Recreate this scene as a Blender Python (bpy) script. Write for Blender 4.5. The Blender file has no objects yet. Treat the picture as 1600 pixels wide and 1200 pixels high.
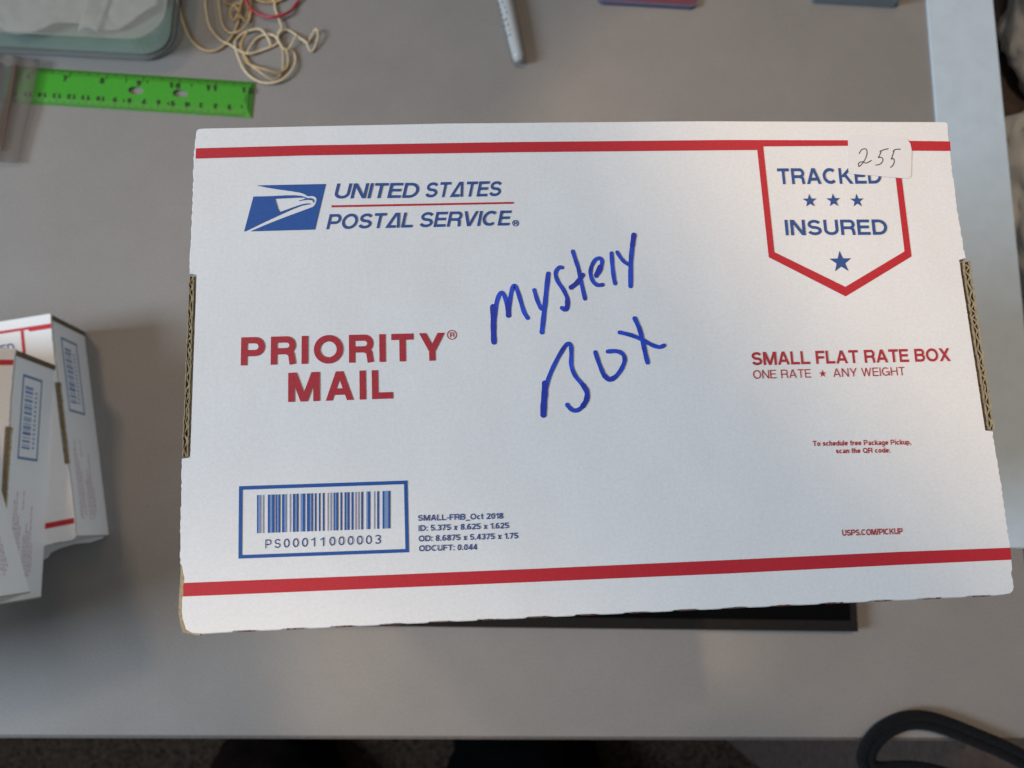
import bpy, bmesh, math, random
from mathutils import Vector, Matrix
random.seed(7)
I = 0.0254                                   # the scene is measured in inches, built in metres
S = bpy.context.scene
C = S.collection

# ------------------------------------------------------------------ camera, light, exposure
F = 1244.0                                   # focal length in photo pixels (28 mm equivalent)
N = Vector((-0.0636734, -0.17331859, 0.98280536))
BT = 8.38316076                              # camera height above the lid of the big box
T = 1.75                                     # box height
TRAY = 0.3
ZT = TRAY + 7 * T                            # height of the big box's lid above the desk
HC = BT + ZT                                 # camera height above the desk
M = Matrix(((0.997797985669551, -0.029382189105552133, -0.05946315461823272),
            (0.018570902829369303, 0.9844274245441992, -0.1748078012371788),
            (0.06367339602917682, 0.1733185874874373, 0.9828053550268594)))
cam = bpy.data.cameras.new('camera'); co = bpy.data.objects.new('camera', cam); C.objects.link(co)
mw = M.to_4x4(); mw.translation = Vector((0, 0, HC * I)); co.matrix_world = mw
cam.sensor_width = 36; cam.lens = F / 1600 * 36
cam.clip_start = 0.01; cam.clip_end = 50
cam.dof.use_dof = True; cam.dof.focus_distance = 8.75 * I; cam.dof.aperture_fstop = 20
S.camera = co

W = bpy.data.worlds.new('World'); S.world = W; W.use_nodes = True
bg = W.node_tree.nodes['Background']; bg.inputs[0].default_value = (0.93, 0.97, 1.0, 1); bg.inputs[1].default_value = 0.15

def aim(o, target):
    d = Vector(target) - o.location
    o.rotation_euler = d.to_track_quat('-Z', 'Y').to_euler()
def area(name, loc, target, sx, sy, power, col):
    l = bpy.data.lights.new(name, 'AREA'); l.shape = 'RECTANGLE'; l.size = sx; l.size_y = sy; l.energy = power; l.color = col
    o = bpy.data.objects.new(name, l); C.objects.link(o); o.location = loc; aim(o, target); return o
def spot(name, loc, target, power, col, deg, blend, rad):
    l = bpy.data.lights.new(name, 'SPOT'); l.energy = power; l.color = col; l.spot_size = math.radians(deg); l.spot_blend = blend
    l.shadow_soft_size = rad
    o = bpy.data.objects.new(name, l); C.objects.link(o); o.location = loc; aim(o, target); return o
area('window_light', (-2.0, -0.36, 1.30), (0.05, 0.05, 0.15), 0.6, 0.8, 54, (0.745, 0.895, 1.07))
area('ceiling_light', (0.1, 0.9, 2.2), (0, 0, 0), 0.5, 0.5, 3, (1, 0.66, 0.40))
spot('warm_pool_right', (0.1, 0.5, 2.0), (0.298, 0.226, 0.31), 46, (1, 0.70, 0.46), 18.4, 0.10, 0.03)  # added spot; its cone edge stands in for the shadow boundary across the lid
spot('warm_pool_front', (-0.5, -0.5, 2.0), (-0.05, -0.135, 0.32), 44, (1, 0.72, 0.50), 8.8, 0.45, 0.03)  # added spot, warms the lid's near left corner and the desk front
spot('warm_pool_left', (-0.75, 0.7, 2.0), (-0.30, 0.27, 0.32), 30, (1, 0.72, 0.48), 21.5, 0.5, 0.12)  # added spot, warms the lid's far left corner and the desk beside it

S.view_settings.view_transform = 'Standard'; S.view_settings.look = 'None'
S.view_settings.exposure = 0; S.view_settings.gamma = 1
S.render.film_transparent = False

# ------------------------------------------------------------------ helpers
def at(px, py, z):                            # photo pixel -> point (inches) on the level z above the desk
    r = M @ Vector(((px - 800) / F, (600 - py) / F, -1.0))
    k = (HC - z) / -r.z
    return Vector((r.x * k, r.y * k))

class MB:
    def __init__(s): s.v = []; s.f = []; s.m = []
    def face(s, pts, mi=0):
        b = len(s.v); s.v += [tuple(p) for p in pts]; s.f.append(tuple(range(b, b + len(pts)))); s.m.append(mi)
    def box(s, x0, y0, z0, x1, y1, z1, mi=0):
        b = len(s.v)
        s.v += [(x0,y0,z0),(x1,y0,z0),(x1,y1,z0),(x0,y1,z0),(x0,y0,z1),(x1,y0,z1),(x1,y1,z1),(x0,y1,z1)]
        for q in ((3,2,1,0),(4,5,6,7),(0,1,5,4),(1,2,6,5),(2,3,7,6),(3,0,4,7)):
            s.f.append(tuple(b + i for i in q)); s.m.append(mi)
    def prism(s, pts, z0, z1, mi=0, mside=None, mbot=None):
        n = len(pts); b = len(s.v)
        s.v += [(p[0], p[1], z1) for p in pts] + [(p[0], p[1], z0) for p in pts]
        s.f.append(tuple(b + i for i in range(n))); s.m.append(mi)
        s.f.append(tuple(b + n + i for i in reversed(range(n)))); s.m.append(mi if mbot is None else mbot)
        for i in range(n):
            j = (i + 1) % n
            s.f.append((b + i, b + n + i, b + n + j, b + j)); s.m.append(mi if mside is None else (mside[i] if isinstance(mside, list) else mside))
    def strip(s, left, right, z, mi=0):       # flat band between two polylines
        n = len(left); b = len(s.v)
        s.v += [(p[0], p[1], z) for p in left] + [(p[0], p[1], z) for p in right]
        for i in range(n - 1):
            s.f.append((b + i, b + n + i, b + n + i + 1, b + i + 1)); s.m.append(mi)
    def build(s, name, mats, parent=None, smooth=False, loc=None, recalc=True):
        me = bpy.data.meshes.new(name)
        me.from_pydata([(x * I, y * I, z * I) for x, y, z in s.v], [], s.f)
        if not isinstance(mats, (list, tuple)): mats = [mats]
        for m in mats: me.materials.append(m)
        me.polygons.foreach_set('material_index', s.m)
        if recalc:
            bm = bmesh.new(); bm.from_mesh(me); bmesh.ops.recalc_face_normals(bm, faces=bm.faces); bm.to_mesh(me); bm.free()
        if smooth: me.polygons.foreach_set('use_smooth', [True] * len(me.polygons))
        o = bpy.data.objects.new(name, me); C.objects.link(o)
        if parent: o.parent = parent
        if loc: o.location = loc
        return o

def flat(s, pts, z, mi=0):                    # one concave flat polygon, triangulated, facing up
    from mathutils.geometry import tessellate_polygon
    b = len(s.v); s.v += [(p[0], p[1], z) for p in pts]
    for t in tessellate_polygon([[Vector((p[0], p[1], 0)) for p in pts]]):
        a, bb, c = [Vector(pts[i][:2]) for i in t]
        t = t if (bb - a).cross(c - a) > 0 else (t[0], t[2], t[1])
        s.f.append(tuple(b + i for i in t)); s.m.append(mi)

def smoothline(pts, n=8, closed=False):       # Catmull-Rom through the points
    P = [Vector(p) for p in pts]; out = []
    k = len(P)
    for i in range(k if closed else k - 1):
        if closed: a, b, c, d = P[(i-1) % k], P[i], P[(i+1) % k], P[(i+2) % k]
        else: a, b, c, d = P[max(i-1, 0)], P[i], P[i+1], P[min(i+2, k-1)]
        for j in range(n):
            t = j / n
            out.append(0.5 * ((2*b) + (c-a)*t + (2*a-5*b+4*c-d)*t*t + (3*b-a-3*c+d)*t**3))
    if not closed: out.append(P[-1])
    return out

def ribbon(s, pts, w, z, caps=True, mi=0):    # a drawn stroke: band of width w (number or list) with round ends
    n = len(pts); L = []; R = []
    for i in range(n):
        a = pts[max(i-1, 0)]; b = pts[min(i+1, n-1)]
        d = (b - a).normalized() if (b - a).length > 1e-9 else Vector((1, 0)); nn = Vector((-d.y, d.x))
        ww = (w[i] if isinstance(w, list) else w) / 2
        L.append(pts[i] + nn * ww); R.append(pts[i] - nn * ww)
    s.strip(L, R, z, mi)
    if caps:
        for e, (p, q) in ((0, (pts[0], pts[1])), (1, (pts[-1], pts[-2]))):
            d = (p - q).normalized(); a0 = math.atan2(d.y, d.x); ww = (w[0 if e == 0 else -1] if isinstance(w, list) else w) / 2
            s.face([(p.x + ww * math.cos(a0 - math.pi/2 + math.pi * k / 8), p.y + ww * math.sin(a0 - math.pi/2 + math.pi * k / 8), z) for k in range(9)], mi)

def tube(s, pts, r, closed=False, k=8, mi=0):
    n = len(pts); b = len(s.v); prev = None
    for i in range(n):
        a = pts[(i-1) % n] if closed else pts[max(i-1, 0)]; c = pts[(i+1) % n] if closed else pts[min(i+1, n-1)]
        d = (c - a).normalized()
        u = Vector((0, 0, 1)).cross(d); u = u.normalized() if u.length > 1e-4 else Vector((1, 0, 0)); v = d.cross(u)
        rr = r[i] if isinstance(r, list) else r
        for j in range(k):
            t = 2 * math.pi * j / k
            q = pts[i] + (u * math.cos(t) + v * math.sin(t)) * rr; s.v.append((q.x, q.y, q.z))
    for i in range(n if closed else n - 1):
        for j in range(k):
            s.f.append((b + i*k + j, b + i*k + (j+1) % k, b + ((i+1) % n)*k + (j+1) % k, b + ((i+1) % n)*k + j)); s.m.append(mi)
    if not closed:
        s.f.append(tuple(b + j for j in reversed(range(k)))); s.m.append(mi)
        s.f.append(tuple(b + (n-1)*k + j for j in range(k))); s.m.append(mi)

def lathe(s, prof, axis0, axis1, k=24, mi=None):   # prof: (t along the axis, radius); lying body
    d = (axis1 - axis0); L = d.length; d.normalize(); u = Vector((0, 0, 1)).cross(d).normalized(); v = d.cross(u)
    b = len(s.v); n = len(prof)
    for t, r in prof:
        for j in range(k):
            a = 2 * math.pi * j / k; q = axis0 + d * t + (u * math.cos(a) + v * math.sin(a)) * r; s.v.append((q.x, q.y, q.z))
    for i in range(n - 1):
        for j in range(k):
            s.f.append((b + i*k + j, b + i*k + (j+1) % k, b + (i+1)*k + (j+1) % k, b + (i+1)*k + j)); s.m.append(mi[i] if mi else 0)

def thing(name, label, cat, loc=(0, 0, 0), rz=0, group=None):
    o = bpy.data.objects.new(name, None); C.objects.link(o); o.empty_display_size = 0.01
    o.location = (loc[0] * I, loc[1] * I, loc[2] * I); o.rotation_euler = (0, 0, rz)
    return tag(o, label, cat, group)
def tag(o, label, cat, group=None):
    o['label'] = label; o['category'] = cat
    if group: o['group'] = group
    return o
def struct(o): o['kind'] = 'structure'; return o

# ------------------------------------------------------------------ materials
def mat(name, col, rough=0.6, noise=None, bump=None, spec=0.5, metal=0.0, vary=0.06, coat=0.0, hue=None, sheen=0.0, trans=0.0, alpha=1.0):
    m = bpy.data.materials.new(name); m.use_nodes = True; nt = m.node_tree; p = nt.nodes['Principled BSDF']
    p.inputs['Base Color'].default_value = (*col, 1); p.inputs['Roughness'].default_value = rough
    p.inputs['Specular IOR Level'].default_value = spec; p.inputs['Metallic'].default_value = metal
    p.inputs['Coat Weight'].default_value = coat; p.inputs['Sheen Weight'].default_value = sheen
    p.inputs['Transmission Weight'].default_value = trans; p.inputs['Alpha'].default_value = alpha
    tc = nt.nodes.new('ShaderNodeTexCoord')
    if noise:
        n1 = nt.nodes.new('ShaderNodeTexNoise'); n1.inputs['Scale'].default_value = noise; n1.inputs['Detail'].default_value = 6; n1.inputs['Roughness'].default_value = 0.65
        nt.links.new(tc.outputs['Object'], n1.inputs['Vector'])
        r = nt.nodes.new('ShaderNodeMapRange'); r.inputs['From Min'].default_value = 0.3; r.inputs['From Max'].default_value = 0.7
        r.inputs['To Min'].default_value = 0; r.inputs['To Max'].default_value = 1
        nt.links.new(n1.outputs['Fac'], r.inputs['Value'])
        mx = nt.nodes.new('ShaderNodeMix'); mx.data_type = 'RGBA'
        lo = tuple(c * (1 - vary) for c in col); hi = tuple(min(1, c * (1 + vary)) for c in (hue or col))
        mx.inputs['A'].default_value = (*lo, 1); mx.inputs['B'].default_value = (*hi, 1)
        nt.links.new(r.outputs['Result'], mx.inputs['Factor']); nt.links.new(mx.outputs['Result'], p.inputs['Base Color'])
    if bump:
        n2 = nt.nodes.new('ShaderNodeTexNoise'); n2.inputs['Scale'].default_value = bump[0]; n2.inputs['Detail'].default_value = 4
        nt.links.new(tc.outputs['Object'], n2.inputs['Vector'])
        bp = nt.nodes.new('ShaderNodeBump'); bp.inputs['Strength'].default_value = bump[1]; bp.inputs['Distance'].default_value = bump[2]
        nt.links.new(n2.outputs['Fac'], bp.inputs['Height']); nt.links.new(bp.outputs['Normal'], p.inputs['Normal'])
    return m

def specks(nt, tc, p, scale, size, keep, dark):
    vo = nt.nodes.new('ShaderNodeTexVoronoi'); vo.inputs['Scale'].default_value = scale; nt.links.new(tc.outputs['Object'], vo.inputs['Vector'])
    lt = nt.nodes.new('ShaderNodeMath'); lt.operation = 'LESS_THAN'; lt.inputs[1].default_value = size; nt.links.new(vo.outputs['Distance'], lt.inputs[0])
    sp = nt.nodes.new('ShaderNodeSeparateColor'); nt.links.new(vo.outputs['Color'], sp.inputs[0])
    gt = nt.nodes.new('ShaderNodeMath'); gt.operation = 'GREATER_THAN'; gt.inputs[1].default_value = keep; nt.links.new(sp.outputs[0], gt.inputs[0])
    ml = nt.nodes.new('ShaderNodeMath'); ml.operation = 'MULTIPLY'; nt.links.new(lt.outputs[0], ml.inputs[0]); nt.links.new(gt.outputs[0], ml.inputs[1])
    src = p.inputs['Base Color'].links[0].from_socket
    mx = nt.nodes.new('ShaderNodeMix'); mx.data_type = 'RGBA'; mx.blend_type = 'MULTIPLY'; mx.inputs['B'].default_value = (dark, dark, dark, 1)
    nt.links.new(ml.outputs[0], mx.inputs['Factor']); nt.links.new(src, mx.inputs['A']); nt.links.new(mx.outputs['Result'], p.inputs['Base Color'])
def cardboard(name, col):
    m = mat(name, col, rough=0.52, noise=1300, vary=0.05, spec=0.35)
    nt = m.node_tree; p = nt.nodes['Principled BSDF']; tc = [n for n in nt.nodes if n.type == 'TEX_COORD'][0]
    mp = nt.nodes.new('ShaderNodeMapping'); mp.inputs['Scale'].default_value = (3.5, 1, 1); nt.links.new(tc.outputs['Object'], mp.inputs['Vector'])
    a = nt.nodes.new('ShaderNodeTexNoise'); a.inputs['Scale'].default_value = 260; a.inputs['Detail'].default_value = 5; nt.links.new(mp.outputs['Vector'], a.inputs['Vector'])
    b = nt.nodes.new('ShaderNodeTexNoise'); b.inputs['Scale'].default_value = 28; b.inputs['Detail'].default_value = 2; nt.links.new(tc.outputs['Object'], b.inputs['Vector'])
    ad = nt.nodes.new('ShaderNodeMath'); ad.operation = 'MULTIPLY_ADD'; ad.inputs[1].default_value = 3.5
    nt.links.new(b.outputs['Fac'], ad.inputs[0]); nt.links.new(a.outputs['Fac'], ad.inputs[2])
    bp = nt.nodes.new('ShaderNodeBump'); bp.inputs['Strength'].default_value = 0.16; bp.inputs['Distance'].default_value = 0.00016
    big = nt.nodes.new('ShaderNodeTexNoise'); big.inputs['Scale'].default_value = 11; big.inputs['Detail'].default_value = 3; nt.links.new(tc.outputs['Object'], big.inputs['Vector'])
    b2 = nt.nodes.new('ShaderNodeBump'); b2.inputs['Strength'].default_value = 0.5; b2.inputs['Distance'].default_value = 0.0035
    nt.links.new(big.outputs['Fac'], b2.inputs['Height']); nt.links.new(b2.outputs['Normal'], bp.inputs['Normal'])
    nt.links.new(ad.outputs['Value'], bp.inputs['Height']); nt.links.new(bp.outputs['Normal'], p.inputs['Normal'])
    specks(nt, tc, p, 48, 0.016, 0.70, 0.78)
    return m

WHITE = cardboard('white_cardboard', (0.86, 0.86, 0.85))
KRAFT = mat('kraft', (0.36, 0.29, 0.18), 0.8, noise=700, vary=0.3, bump=(900, 0.5, 0.0003), spec=0.2)
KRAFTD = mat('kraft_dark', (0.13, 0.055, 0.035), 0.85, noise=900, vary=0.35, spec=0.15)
KRAFTM = mat('kraft_brown_cut', (0.15, 0.115, 0.075), 0.85, noise=700, vary=0.4, spec=0.15)  # darker brown kraft for the far cut edges
RED = mat('red_ink', (0.56, 0.028, 0.042), 0.5, noise=1500, vary=0.10, spec=0.3)
RED2 = mat('crimson_ink', (0.47, 0.038, 0.055), 0.5, noise=1800, vary=0.16, spec=0.3)
BLUE = mat('blue_ink', (0.024, 0.105, 0.37), 0.5, noise=1500, vary=0.12, spec=0.3)
BLUED = mat('dark_blue_ink', (0.035, 0.095, 0.30), 0.5, noise=1800, vary=0.15, spec=0.3)
PALEB = mat('pale_blue_ink', (0.22, 0.33, 0.56), 0.5, noise=1800, vary=0.12, spec=0.3)
INK = mat('marker_ink', (0.016, 0.072, 0.56), 0.42, noise=170, vary=0.42, spec=0.4)
INKD = mat('marker_ink_double', (0.014, 0.046, 0.42), 0.42, noise=260, vary=0.2, spec=0.4)
PEN = mat('black_pen', (0.07, 0.065, 0.07), 0.5, noise=800, vary=0.3)
STICK = mat('sticker_paper', (0.85, 0.845, 0.85), 0.45, noise=600, vary=0.02, spec=0.5)
DARKIN = mat('box_inside', (0.10, 0.075, 0.05), 0.9, noise=300, vary=0.2)

def desk_mat():
    m = mat('desk_laminate', (0.245, 0.233, 0.219), 0.45, noise=1100, vary=0.22, bump=(1600, 0.25, 0.0001), spec=0.45)
    nt = m.node_tree; p = nt.nodes['Principled BSDF']; tc = [n for n in nt.nodes if n.type == 'TEX_COORD'][0]
    src = p.inputs['Base Color'].links[0].from_socket
    n = nt.nodes.new('ShaderNodeTexNoise'); n.inputs['Scale'].default_value = 14; n.inputs['Detail'].default_value = 8; n.inputs['Roughness'].default_value = 0.7
    nt.links.new(tc.outputs['Object'], n.inputs['Vector'])
    mr = nt.nodes.new('ShaderNodeMapRange'); mr.inputs['From Min'].default_value = 0.3; mr.inputs['From Max'].default_value = 0.7; mr.inputs['To Min'].default_value = 0.93; mr.inputs['To Max'].default_value = 1.06
    nt.links.new(n.outputs['Fac'], mr.inputs['Value'])
    mx = nt.nodes.new('ShaderNodeMix'); mx.data_type = 'RGBA'; mx.blend_type = 'MULTIPLY'; mx.inputs['Factor'].default_value = 1
    nt.links.new(src, mx.inputs['A']); nt.links.new(mr.outputs['Result'], mx.inputs['B']); nt.links.new(mx.outputs['Result'], p.inputs['Base Color'])
    specks(nt, tc, p, 30, 0.014, 0.6, 0.6); specks(nt, tc, p, 41, 0.013, 0.7, 1.5)
    return m
DESK = desk_mat()
EDGE = mat('desk_edge_band', (0.10, 0.09, 0.085), 0.5, noise=300, vary=0.15)
CARPET = mat('carpet', (0.020, 0.0135, 0.0095), 0.95, noise=130, vary=0.75, bump=(500, 1.0, 0.004), spec=0.1, sheen=0.05, hue=(0.038, 0.025, 0.017))
BLACK = mat('black_plastic', (0.002, 0.002, 0.0025), 0.8, noise=400, vary=0.2, spec=0.05)
RIMC = mat('rim_plastic', (0.013, 0.012, 0.011), 0.6, noise=400, vary=0.2, spec=0.12)
PAINT = mat('pale_blue_paint', (0.53, 0.64, 0.72), 0.42, noise=60, vary=0.05, bump=(500, 0.2, 0.0002), spec=0.5)
GREEN = mat('green_plastic', (0.062, 0.43, 0.030), 0.28, noise=500, vary=0.08, spec=0.5, trans=0.25)
GREENE = mat('green_bevel', (0.075, 0.37, 0.028), 0.3, noise=500, vary=0.08, trans=0.25)
TICK = mat('ruler_ink', (0.004, 0.022, 0.006), 0.5, noise=800, vary=0.2)
BAND = mat('tan_rubber', (0.56, 0.40, 0.20), 0.5, noise=300, vary=0.16, spec=0.4)
BAND2 = mat('light_tan_rubber', (0.66, 0.53, 0.33), 0.5, noise=300, vary=0.14, spec=0.4)
BAND3 = mat('ochre_rubber', (0.50, 0.31, 0.11), 0.5, noise=300, vary=0.18, spec=0.4)
REDBAND = mat('red_rubber', (0.42, 0.02, 0.04), 0.45, noise=300, vary=0.15)
SILVER = mat('marker_body', (0.38, 0.40, 0.40), 0.38, noise=500, vary=0.05, spec=0.5)
CORD = mat('braided_cord', (0.005, 0.006, 0.008), 0.8, noise=700, vary=0.6, bump=(800, 1.0, 0.002), spec=0.15, sheen=0.03)
DARKWOOD = mat('dark_cabinet', (0.055, 0.040, 0.034), 0.6, noise=120, vary=0.35)
BAGW = mat('white_film', (0.62, 0.66, 0.66), 0.35, noise=40, vary=0.12, spec=0.5)
CLOTHB = mat('black_fabric', (0.002, 0.002, 0.0025), 0.95, noise=300, vary=0.4, spec=0.02)
DARKBR = mat('dark_brown_matte', (0.006, 0.004, 0.0035), 0.95, noise=300, vary=0.4, spec=0.02)
PAPERW = mat('white_tissue', (0.56, 0.53, 0.51), 0.8, noise=90, vary=0.06, bump=(200, 0.4, 0.001))
TEAL = mat('teal_sheet', (0.24, 0.34, 0.31), 0.55, noise=60, vary=0.12)
REDCARD = mat('red_card', (0.17, 0.045, 0.06), 0.4, noise=80, vary=0.2)
VIOLET = mat('violet_plastic', (0.12, 0.115, 0.19), 0.35, noise=100, vary=0.1)
GREYC = mat('grey_blue_plastic', (0.17, 0.20, 0.22), 0.45, noise=100, vary=0.1)

def clear(name, tint, a_t=0.72, rough=0.15, edge=0.85, body=(0.62, 0.64, 0.65)):
    m = bpy.data.materials.new(name); m.use_nodes = True; nt = m.node_tree; nt.nodes.clear()
    out = nt.nodes.new('ShaderNodeOutputMaterial'); tr = nt.nodes.new('ShaderNodeBsdfTransparent'); tr.inputs[0].default_value = (*tint, 1)
    gl = nt.nodes.new('ShaderNodeBsdfGlossy'); gl.inputs['Roughness'].default_value = rough; gl.inputs[0].default_value = (0.9, 0.9, 0.9, 1)
    df = nt.nodes.new('ShaderNodeBsdfDiffuse'); df.inputs[0].default_value = (*body, 1)
    tc = nt.nodes.new('ShaderNodeTexCoord'); nz = nt.nodes.new('ShaderNodeTexNoise'); nz.inputs['Scale'].default_value = 60; nt.links.new(tc.outputs['Object'], nz.inputs['Vector'])
    bp = nt.nodes.new('ShaderNodeBump'); bp.inputs['Strength'].default_value = 0.3; bp.inputs['Distance'].default_value = 0.001
    nt.links.new(nz.outputs['Fac'], bp.inputs['Height']); nt.links.new(bp.outputs['Normal'], gl.inputs['Normal'])
    m1 = nt.nodes.new('ShaderNodeMixShader'); m1.inputs[0].default_value = 0.55; nt.links.new(gl.outputs[0], m1.inputs[1]); nt.links.new(df.outputs[0], m1.inputs[2])
    lw = nt.nodes.new('ShaderNodeLayerWeight'); lw.inputs[0].default_value = 0.25
    mr = nt.nodes.new('ShaderNodeMapRange'); mr.inputs['To Min'].default_value = 1 - a_t; mr.inputs['To Max'].default_value = edge
    nt.links.new(lw.outputs['Facing'], mr.inputs['Value'])
    m2 = nt.nodes.new('ShaderNodeMixShader'); nt.links.new(mr.outputs['Result'], m2.inputs[0]); nt.links.new(tr.outputs[0], m2.inputs[1]); nt.links.new(m1.outputs[0], m2.inputs[2])
    nt.links.new(m2.outputs[0], out.inputs[0]); return m
CLEARTUB = clear('clear_tub_plastic', (0.88, 0.92, 0.91), 0.80, 0.35, 0.6, (0.46, 0.47, 0.47))
CLEARBAG = clear('clear_film', (0.80, 0.775, 0.76), 0.90, 0.6, 0.22, (0.20, 0.19, 0.18))

# ------------------------------------------------------------------ lettering: stroke-built sans capitals
def arc(cx, cy, rx, ry, a0, a1, n=12):
    return [(cx + rx * math.cos(math.radians(a0 + (a1 - a0) * i / n)), cy + ry * math.sin(math.radians(a0 + (a1 - a0) * i / n))) for i in range(n + 1)]
def glyph(ch, w):
    """-> width, polylines (butt ends, centre lines), diagonals (horizontal cuts); cap height 1, stroke w"""
    h = w / 2; t = 1 - h; P = []; D = []
    def bowl(x0, x1, y0, y1): r = (y1 - y0) / 2; return [(x0, y1)] + arc(x1 - r, (y0 + y1) / 2, r, r, 90, -90, 10) + [(x0, y0)]
    if ch == ' ': return 0.30, P, D
    if ch in 'A':
        x = 0.98; D += [((h * 1.05, 0), (x/2 - h*0.12, 1)), ((x - h * 1.05, 0), (x/2 + h*0.12, 1))]; P.append([(x*0.22, 0.30), (x*0.78, 0.30)]); return x, P, D
    if ch == '^':
        x = 0.95; D += [((h * 0.9, 0), (x*0.60, 1)), ((x - h, 0), (x*0.80 - h, 1))]; P.append([(h, h), (x*0.72, h)]); return x, P, D
    if ch == 'B': x = .86; P += [[(h,0),(h,1)], bowl(h, x-h*1.3, .52, t), bowl(h, x-h, h, .52)]; return x, P, D
    if ch == 'C': x = .98; P.append(arc(.5, .5, .5-h, .5-h, 48, 312, 22)); return x, P, D
    if ch == 'D': x = .92; P += [[(h,0),(h,1)], [(h,t)] + arc(x*.42, .5, x*.58-h, .5-h, 90, -90, 16) + [(h,h)]]; return x, P, D
    if ch == 'E': x = .78; P += [[(h,0),(h,1)], [(h,t),(x-.02,t)], [(h,.515),(x-.06,.515)], [(h,h),(x,h)]]; return x, P, D
    if ch == 'F': x = .74; P += [[(h,0),(h,1)], [(h,t),(x,t)], [(h,.49),(x-.06,.49)]]; return x, P, D
    if ch == 'G': x = 1.02; P += [arc(.5, .5, .5-h, .5-h, 48, 330, 22), [(x-h,0.03),(x-h,.50)], [(.55,.46),(x-h,.46)]]; return x, P, D
    if ch == 'H': x = .90; P += [[(h,0),(h,1)], [(x-h,0),(x-h,1)], [(h,.52),(x-h,.52)]]; return x, P, D
    if ch == 'I': return w, [[(h,0),(h,1)]], D
    if ch == 'K': x = .93; P.append([(h,0),(h,1)]); D += [((w*1.1,.42),(x-h*1.2,1)), ((x-h*1.1,0),(x*.40,.62))]; return x, P, D
    if ch == 'L': x = .74; P += [[(h,0),(h,1)], [(h,h),(x,h)]]; return x, P, D
    if ch == 'M': x = 1.10; P += [[(h,0),(h,1)], [(x-h,0),(x-h,1)]]; D += [((x/2,0),(h*1.5,1)), ((x/2,0),(x-h*1.5,1))]; return x, P, D
    if ch == 'N': x = .90; P += [[(h,0),(h,1)], [(x-h,0),(x-h,1)]]; D += [((x-h*1.25,0),(h*1.25,1))]; return x, P, D
    if ch == 'O': x = 1.04; P.append(arc(x/2, .5, x/2-h, .5-h+.01, 0, 360, 32)); return x, P, D
    if ch == 'P': x = .84; P += [[(h,0),(h,1)], bowl(h, x-h, .43, t)]; return x, P, D
    if ch == 'Q': x = 1.04; P.append(arc(x/2, .5, x/2-h, .5-h, 0, 360, 28)); D.append(((.92,-.02),(.62,.30))); return x, P, D
    if ch == 'R': x = .88; P += [[(h,0),(h,1)], bowl(h, x-h, .47, t)]; P.append([(x*.5,.47)] + arc(x*.55, .30, x*.45-h*1.3, .17, 80, 0, 8) + [(x-h*.9,0)]); return x, P, D
    if ch == 'S':
        x = .86; r = (1 - w) / 4
        P.append(arc(x/2, t - r, x/2-h*1.25, r, 20, 250, 16) + arc(x/2, h + r, x/2-h, r, 75, -165, 16)); return x, P, D
    if ch == 'T': x = .80; P += [[(0,t),(x,t)], [(x/2,0),(x/2,1)]]; return x, P, D
    if ch == 'U': x = .89; P.append([(h,1),(h,.36)] + arc(x/2, .36, x/2-h, .36-h, 180, 360, 14) + [(x-h,1)]); return x, P, D
    if ch == 'V': x = .92; D += [((x/2-h*.1,0),(h,1)), ((x/2+h*.1,0),(x-h,1))]; return x, P, D
    if ch == 'W': x = 1.30; D += [((x*.27,0),(h,1)), ((x*.27,0),(x/2,1)), ((x*.73,0),(x/2,1)), ((x*.73,0),(x-h,1))]; return x, P, D
    if ch == 'X': x = .90; D += [((h,0),(x-h*1.1,1)), ((x-h,0),(h*1.1,1))]; return x, P, D
    if ch == 'Y': x = .92; P.append([(x/2,0),(x/2,.46)]); D += [((x/2,.36),(h*1.1,1)), ((x/2,.36),(x-h*1.1,1))]; return x, P, D
    # digits
    if ch == '0': x = .70; P.append(arc(x/2, .5, x/2-h, .5-h, 0, 360, 26)); return x, P, D
    if ch == '1': x = .46; P += [[(x-h,0),(x-h,1)], [(.02,.74),(x-h,.74+.12)]]; return x, P, D
    if ch == '2': x = .70; P.append(arc(x/2, .70, x/2-h, .30-h, 170, -25, 12) + [(h*1.2,h*1.1)]); P.append([(0,h),(x,h)]); return x, P, D
    if ch == '3': x = .70; P += [arc(x/2-.02, .745, x/2-h, .255-h*.9, 155, -90, 12), arc(x/2-.02, .28, x/2-h+.02, .28-h, 90, -155, 12)]; return x, P, D
    if ch == '4': x = .72; P += [[(x*.74,0),(x*.74,1)], [(0,.26),(x,.26)]]; D += [((h,.24),(x*.70,1))]; return x, P, D
    if ch == '5': x = .70; P += [[(x-.04,t),(.12,t),(.09,.50)], arc(x/2-.02, .32, x/2-h+.02, .32-h, 140, -155, 16)]; return x, P, D
    if ch == '6': x = .70; P += [arc(x/2, .31, x/2-h, .31-h, 0, 360, 22), arc(x/2+.05, .42, x/2-h+.05, .58-h, 55, 190, 12)]; return x, P, D
    if ch == '7': x = .66; P += [[(0,t),(x,t)]]; D += [((x*.30,0),(x-h,.95))]; return x, P, D
    if ch == '8': x = .70; P += [arc(x/2, .745, x/2-h*1.2, .255-h*.9, 0, 360, 20), arc(x/2, .275, x/2-h, .275-h*.9, 0, 360, 20)]; return x, P, D
    if ch == '9': x = .70; P += [arc(x/2, .69, x/2-h, .31-h, 0, 360, 22), arc(x/2-.05, .58, x/2-h+.05, .58-h, -125, 10, 12)]; return x, P, D
    if ch == '.': return w, [[(h,0),(h,w)]], D
    if ch == ',': return w, [[(h,-.12),(h,w)]], D
    if ch == ':': return w, [[(h,0),(h,w)], [(h,.55),(h,.55+w)]], D
    if ch == '-': return .34, [[(0,.38),(.34,.38)]], D
    if ch == '_': return .66, [[(0,-.12),(.66,-.12)]], D
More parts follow.
